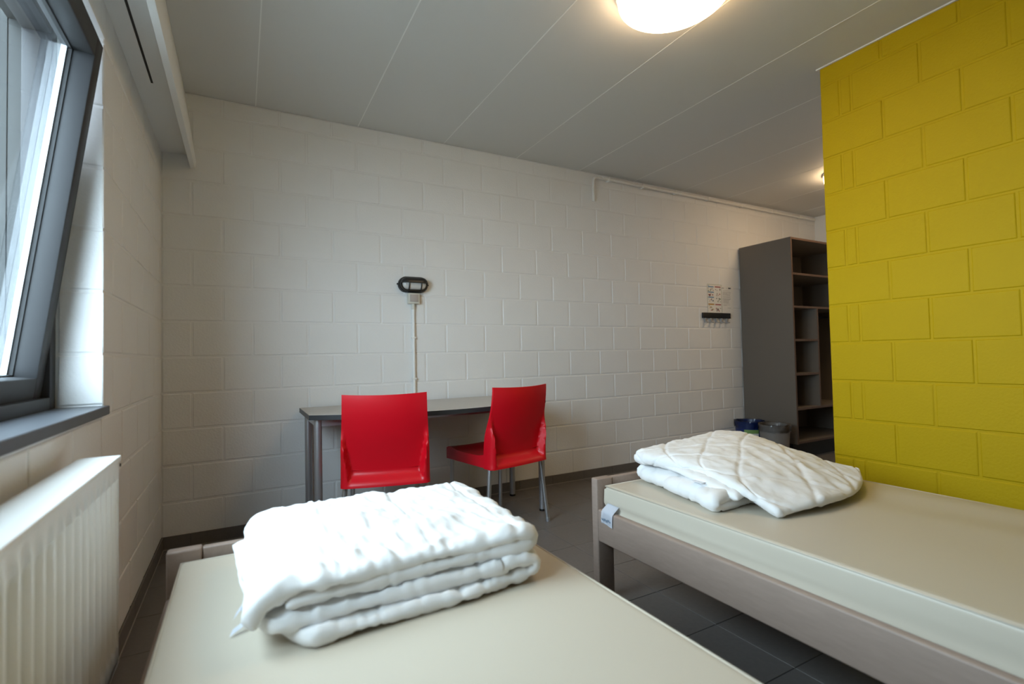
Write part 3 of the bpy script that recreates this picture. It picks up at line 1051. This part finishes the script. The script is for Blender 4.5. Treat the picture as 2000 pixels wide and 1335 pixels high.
loft('lens', [(oval(.176, .080), -.030), (oval(.172, .076), -.045), (oval(.150, .056), -.060), (oval(.11, .025), -.066)], M_lens, wlmp)
# raised rim
bm = bmesh.new()
o1, o2 = oval(.192, .096), oval(.170, .074)
ra = [bm.verts.new((x, -.032, z)) for x, z in o1]; rb = [bm.verts.new((x * .985, -.052, z * .985)) for x, z in o1]
rc = [bm.verts.new((x, -.052, z)) for x, z in o2]; rd = [bm.verts.new((x, -.034, z)) for x, z in o2]
nn = len(o1)
for A_, B_ in ((ra, rb), (rb, rc), (rc, rd)):
    for k in range(nn): bm.faces.new((A_[k], A_[(k + 1) % nn], B_[(k + 1) % nn], B_[k]))
bmesh.ops.recalc_face_normals(bm, faces=bm.faces)
from_bm('rim', bm, M_black, wlmp, angle=40)
# half hood over the upper part
bm = bmesh.new()
secs = [(oval(.190, .094), -.050), (oval(.184, .088), -.066), (oval(.160, .066), -.080), (oval(.115, .03), -.086)]
rings = []
for pts, y in secs:
    up_ = [(x, max(z, .006)) for x, z in pts]
    rings.append([bm.verts.new((x, y, z)) for x, z in up_])
for a, b in zip(rings, rings[1:]):
    for k in range(len(a)):
        try: bm.faces.new((a[k], a[(k + 1) % len(a)], b[(k + 1) % len(a)], b[k]))
        except ValueError: pass
bm.faces.new(rings[-1])
bmesh.ops.remove_doubles(bm, verts=bm.verts, dist=.0002)
bmesh.ops.recalc_face_normals(bm, faces=bm.faces)
from_bm('hood', bm, M_black, wlmp, angle=40)
for sx in (-.042, .042):
    tube('guard_bar', [(sx, -.052, -.044), (sx, -.066, -.030), (sx, -.073, -.010), (sx, -.074, .010)], .0038, M_black, wlmp, 8)
for sx in (-1, 1):
    tube('fixing_lug', [(sx * .098, -.012, .002), (sx * .112, -.012, .002)], .005, M_black, wlmp, 10)

sw = empty('switch_box', (1.424, 0, 1.425)); tag(sw, 'small beige surface-mounted switch box under the wall lamp', 'switch')
box('housing', -.040, .040, -.038, -.0002, -.037, .036, M_beige, sw, .004)
box('rocker', -.029, .029, -.043, -.036, -.024, .026, M_switch, sw, .003)
tube('sleeve', [(0, -.015, -.037), (0, -.015, -.075)], .0125, M_beige, sw, 14)
cd = empty('conduit', (1.424, 0, 0.05)); tag(cd, 'thin white plastic conduit running down the wall from the switch', 'conduit')
tube('pipe', [(0, -.0145, .09), (0, -.0145, 1.31)], .0098, M_pvc, cd, 14)
for z in (.55, .82, 1.10):
    box('clip', -.015, .015, -.026, -.0002, z, z + .012, M_pvc, cd, .002)

# conduit along the ceiling
cp = empty('conduit', (3.0, 0, 2.53)); tag(cp, 'white plastic pipe running along the top of the wall with a bent end', 'conduit')
zc = -.016
arc = [(.006, -.014, -.215), (.004, -.020, -.20), (.0, -.024, -.06)] + [(.0 + .045 * (1 - math.cos(a)), -.024, -.06 + .045 * math.sin(a)) for a in [math.pi / 2 * i / 6 for i in range(1, 7)]]
tube('bent_pipe', arc + [(.12, -.024, -.015)], .0105, M_pvc, cp, 12)
tube('pipe', [(.10, -.024, -.013), (1.6, -.024, -.015), (XR - 3.0 - .05, -.024, -.017)], .0145, M_pvc, cp, 14)
for x in (.16, .55, .95, 1.4, 1.9, 2.4, 2.9):
    box('clip', x, x + .014, -.041, -.0014, -.033, .004, M_pvc, cp, .002)
tube('end_sleeve', [(.006, -.0145, -.218), (.0035, -.021, -.17)], .0125, M_pvc, cp, 12)

# ------------------------------------------------------------------ wardrobe
cl = empty('wardrobe', (5.40, -.28, 0)); tag(cl, 'tall grey open wardrobe with shelves and a brown edge', 'wardrobe')
CX, CY = 5.40, -.28
def cpn(name, x0, x1, y0, y1, z0, z1, par=cl, m=None, front=True):
    o = box(name, x0 - CX, x1 - CX, y0 - CY, y1 - CY, z0, z1, m or M_closet, par)
    if front:
        e = .0012
        box('edge_band', x0 - CX, x1 - CX, y0 - CY - e, y0 - CY, z0, z1, M_closetedge, o)
    return o
T_ = .019
cx0, cx1 = 4.867, 5.93
cpn('side_panel', cx0, cx0 + T_, -.552, -.012, .148, 2.072)
cpn('side_panel', cx1 - T_, cx1, -.552, -.012, .148, 2.072)
cpn('top_panel', cx0 + T_, cx1 - T_, -.552, -.012, 2.053, 2.072)
cpn('bottom_panel', cx0 + T_, cx1 - T_, -.550, -.012, .152, .171)
cpn('back_panel', cx0 + T_, cx1 - T_, -.024, -.014, .171, 2.053, front=False)
dvx = 5.268
for z in (1.742, 1.432):
    cpn('shelf', cx0 + T_, cx1 - T_, -.545, -.024, z - .019, z)
cpn('shelf', cx0 + T_, cx1 - T_, -.545, -.024, .470 - .010, .479)
cpn('divider', dvx - .009, dvx + .010, -.545, -.024, .479, 1.413)
for z in (1.120, .800):
    cpn('shelf', cx0 + T_, dvx - .009, -.545, -.024, z - .019, z)
cpn('plinth', cx0 + .06, cx1 - .06, -.47, -.02, 0, .152, m=M_dark, front=False)
tube('hanging_rail', [(dvx + .01 - CX, -.28 - CY, 1.36), (cx1 - T_ - CX, -.28 - CY, 1.36)], .012, M_black, cl, 12)
# hangers on the rail
def hanger(x, yaw, label):
    h = empty('clothes_hanger', (x, -.28, 1.36), yaw); tag(h, label, 'hanger', 'black hangers in the wardrobe')
    hook = [(0, .022 * math.sin(a) * -1, .018 * 1.0 + .018 * math.cos(a) - .018 + .012) for a in [math.pi * (-.55 + 1.4 * i / 10) for i in range(11)]]
    tube('hook', [(0, p[1], p[2]) for p in hook] + [(0, 0, -.03), (0, 0, -.05)], .003, M_black, h, 8)
    tube('shoulder', [(0, -.20, -.125), (0, -.19, -.12), (0, -.08, -.07), (0, 0, -.05), (0, .08, -.07), (0, .19, -.12), (0, .20, -.125)], .008, M_black, h, 10)
    tube('trouser_bar', [(0, -.195, -.123), (0, .195, -.123)], .004, M_black, h, 8)
hanger(5.36, .25, 'black plastic clothes hanger on the rail inside the wardrobe')

# ------------------------------------------------------------------ waste bins
def bin_(loc, h, r0, r1, m, label, sticker=False, seed=0):
    root = empty('waste_bin', loc); tag(root, label, 'bin', 'waste bins beside the wardrobe')
    bm = bmesh.new()
    add_lathe(bm, [(0.0005, .004), (r0 - .004, .004), (r0, 0), (r0 + (r1 - r0) * .96, h * .96), (r1 + .004, h * .965), (r1 + .005, h), (r1 - .002, h), (r1 - .006, h * .95), (r0 - .003, .008), (.0005, .008)], (0, 0, 0), 40)
    bmesh.ops.recalc_face_normals(bm, faces=bm.faces)
    from_bm('bucket', bm, m, root, angle=35)
    rnd = random.Random(seed)
    bm = bmesh.new()
    n = 72
    rings = []
    for q, (dr, z) in enumerate(((.0065, h - .062), (.010, h - .035), (.0095, h - .008), (.006, h + .006), (-.006, h + .004), (-.012, h - .03), (-.02, h - .12))):
        ring = []
        for k in range(n):
            a = 2 * math.pi * k / n
            j = .0045 * noise.noise(Vector((k * .45, q * 1.7, seed)))
            zz = z + (.010 if q in (0, 3) else .004) * noise.noise(Vector((k * .37, q * 3.1, seed + 5)))
            rr_ = r0 + (r1 - r0) * min(1, z / h) + dr + j
            ring.append(bm.verts.new((rr_ * math.cos(a), rr_ * math.sin(a), zz)))
        rings.append(ring)
    for a_, b_ in zip(rings, rings[1:]):
        for k in range(n): bm.faces.new((a_[k], a_[(k + 1) % n], b_[(k + 1) % n], b_[k]))
    from_bm('bin_liner', bm, M_liner, root)
    if sticker:
        bm = bmesh.new()
        def patch(a0, a1, z0, z1, dr, mi):
            k = 8
            pv = None
            for i in range(k + 1):
                a = a0 + (a1 - a0) * i / k
                q = []
                for z in (z0, z1):
                    rr_ = r0 + (r1 - r0) * z / h + dr
                    q.append(bm.verts.new((rr_ * math.cos(a), rr_ * math.sin(a), z)))
                if pv:
                    f = bm.faces.new((pv[0], q[0], q[1], pv[1])); f.material_index = mi
                pv = q
        patch(math.radians(195), math.radians(255), .12, .28, .002, 0)
        patch(math.radians(195), math.radians(255), .245, .28, .0026, 1)
        patch(math.radians(205), math.radians(240), .20, .228, .0026, 2)
        me = bpy.data.meshes.new('sticker'); bm.to_mesh(me); bm.free()
        for mm in (M_paper, mat('sticker_green', (0.20, 0.34, 0.10), .5), mat('sticker_blue', (0.05, 0.16, 0.35), .5)): me.materials.append(mm)
        link('sticker', me, None, root)
bin_((4.655, -.215, 0), .352, .105, .128, M_blue, 'blue waste bin with a clear liner and sticker in the corner by the wardrobe', True, 1)
bin_((4.610, -.500, 0), .352, .105, .126, M_gbin, 'grey waste bin with a clear liner beside the wardrobe', False, 2)

# ------------------------------------------------------------------ notices and coat rack
def sheet(name, x0, x1, z0, z1, label):
    root = empty(name, ((x0 + x1) / 2, 0, (z0 + z1) / 2)); tag(root, label, 'notice', 'paper notices by the wardrobe')
    box('paper', x0 - (x0 + x1) / 2, x1 - (x0 + x1) / 2, -.0022, -.0006, z0 - (z0 + z1) / 2, z1 - (z0 + z1) / 2, M_paper, root)
    return root
def marks(root, rects, name='print'):
    me = bpy.data.meshes.new(name)
    vs, fs, mi, mats_ = [], [], [], []
    for (x0, x1, z0, z1, m) in rects:
        if m not in mats_: mats_.append(m)
        b = len(vs)
        vs += [(x0, -.0027, z0), (x1, -.0027, z0), (x1, -.0027, z1), (x0, -.0027, z1)]
        fs.append((b, b + 1, b + 2, b + 3)); mi.append(mats_.index(m))
    me.from_pydata(vs, [], fs)
    for m in mats_: me.materials.append(m)
    for p, i in zip(me.polygons, mi): p.material_index = i
    link(name, me, None, root)
P_blue = mat('print_blue', (0.10, 0.24, 0.42), .7); P_red = mat('print_red', (0.35, 0.04, 0.04), .7); P_or = mat('print_orange', (0.50, 0.27, 0.06), .7)
P_dk = mat('print_dark', (0.05, 0.05, 0.06), .7); P_gr = mat('print_grey', (0.36, 0.34, 0.32), .7); P_gn = mat('print_green', (0.16, 0.24, 0.10), .7); P_bd = mat('print_border', (0.36, 0.38, 0.24), .7)
n1 = sheet('notice', 4.385, 4.592, 1.395, 1.682, 'coloured picture notice pinned above the coat rack')
w1, h1 = .207, .287
def R1(u0, u1, v0, v1, m): return (-w1 / 2 + u0 * w1, -w1 / 2 + u1 * w1, h1 / 2 - v1 * h1, h1 / 2 - v0 * h1, m)
rects = [R1(0, 1, 0, .012, P_bd), R1(0, 1, .988, 1, P_bd), R1(0, .015, 0, 1, P_bd), R1(.985, 1, 0, 1, P_bd),
         R1(.05, .45, .07, .105, P_blue), R1(.05, .45, .255, .29, P_blue), R1(.05, .45, .43, .465, P_blue), R1(.04, .13, .03, .05, P_blue),
         R1(.53, .94, .065, .10, P_red), R1(.53, .94, .675, .71, P_red), R1(.05, .46, .665, .71, P_or)]
rr = random.Random(11)
for (u0, u1, v0, v1, cnt, pal) in ((.05, .45, .12, .24, 9, (P_red, P_gn, P_gr)), (.05, .45, .31, .42, 10, (P_red, P_gr, P_gn, P_dk)), (.05, .45, .49, .63, 9, (P_dk, P_or, P_blue)),
                                   (.53, .94, .13, .40, 10, (P_dk, P_dk, P_red, P_gr)), (.53, .94, .46, .62, 8, (P_dk, P_gn, P_gr)), (.05, .46, .73, .92, 12, (P_dk, P_or, P_gn, P_red)), (.53, .94, .73, .93, 12, (P_dk, P_dk, P_gr, P_red))):
    for _ in range(cnt):
        u = rr.uniform(u0, u1 - .07); v = rr.uniform(v0, v1 - .03)
        rects.append(R1(u, u + rr.uniform(.03, .075), v, v + rr.uniform(.015, .05), rr.choice(pal)))
marks(n1, rects)
n2 = sheet('notice', 4.596, 4.770, 1.392, 1.676, 'white typed notice pinned beside the wardrobe')
w1, h1 = .174, .284
rects = [R1(.02, .18, .07, .10, P_gr), R1(.55, .78, .06, .10, P_dk), R1(.4, .45, .07, .09, P_gr)]
v = .17
for k, wd in enumerate((.62, .0, .70, .66, .4, .66, .6, .0, .66, .62, .0, .68, .60, .55, .50, .52, .46, .54, .0, .60, .30)):
    if wd: rects.append(R1(.08, .08 + wd, v, v + .008, P_dk if k == 11 else P_gr))
    v += .026
rects.append(R1(.45, .75, .78, .79, P_gr))
marks(n2, rects)
cr_ = empty('coat_rack', (4.50, 0, 1.372)); tag(cr_, 'black coat rack with five clear hooks on the block wall', 'coat rack')
box('rail', -.200, .195, -.022, -.0002, -.026, .028, M_black, cr_, .003)
for i in range(5):
    x = -.165 + i * .078
    k = box('hook', x - .011, x + .011, -.019, -.008, -.070, -.020, M_clear, cr_, .003)
    box('hook_tip', x - .011, x + .011, -.040, -.018, -.072, -.062, M_clear, k, .003)
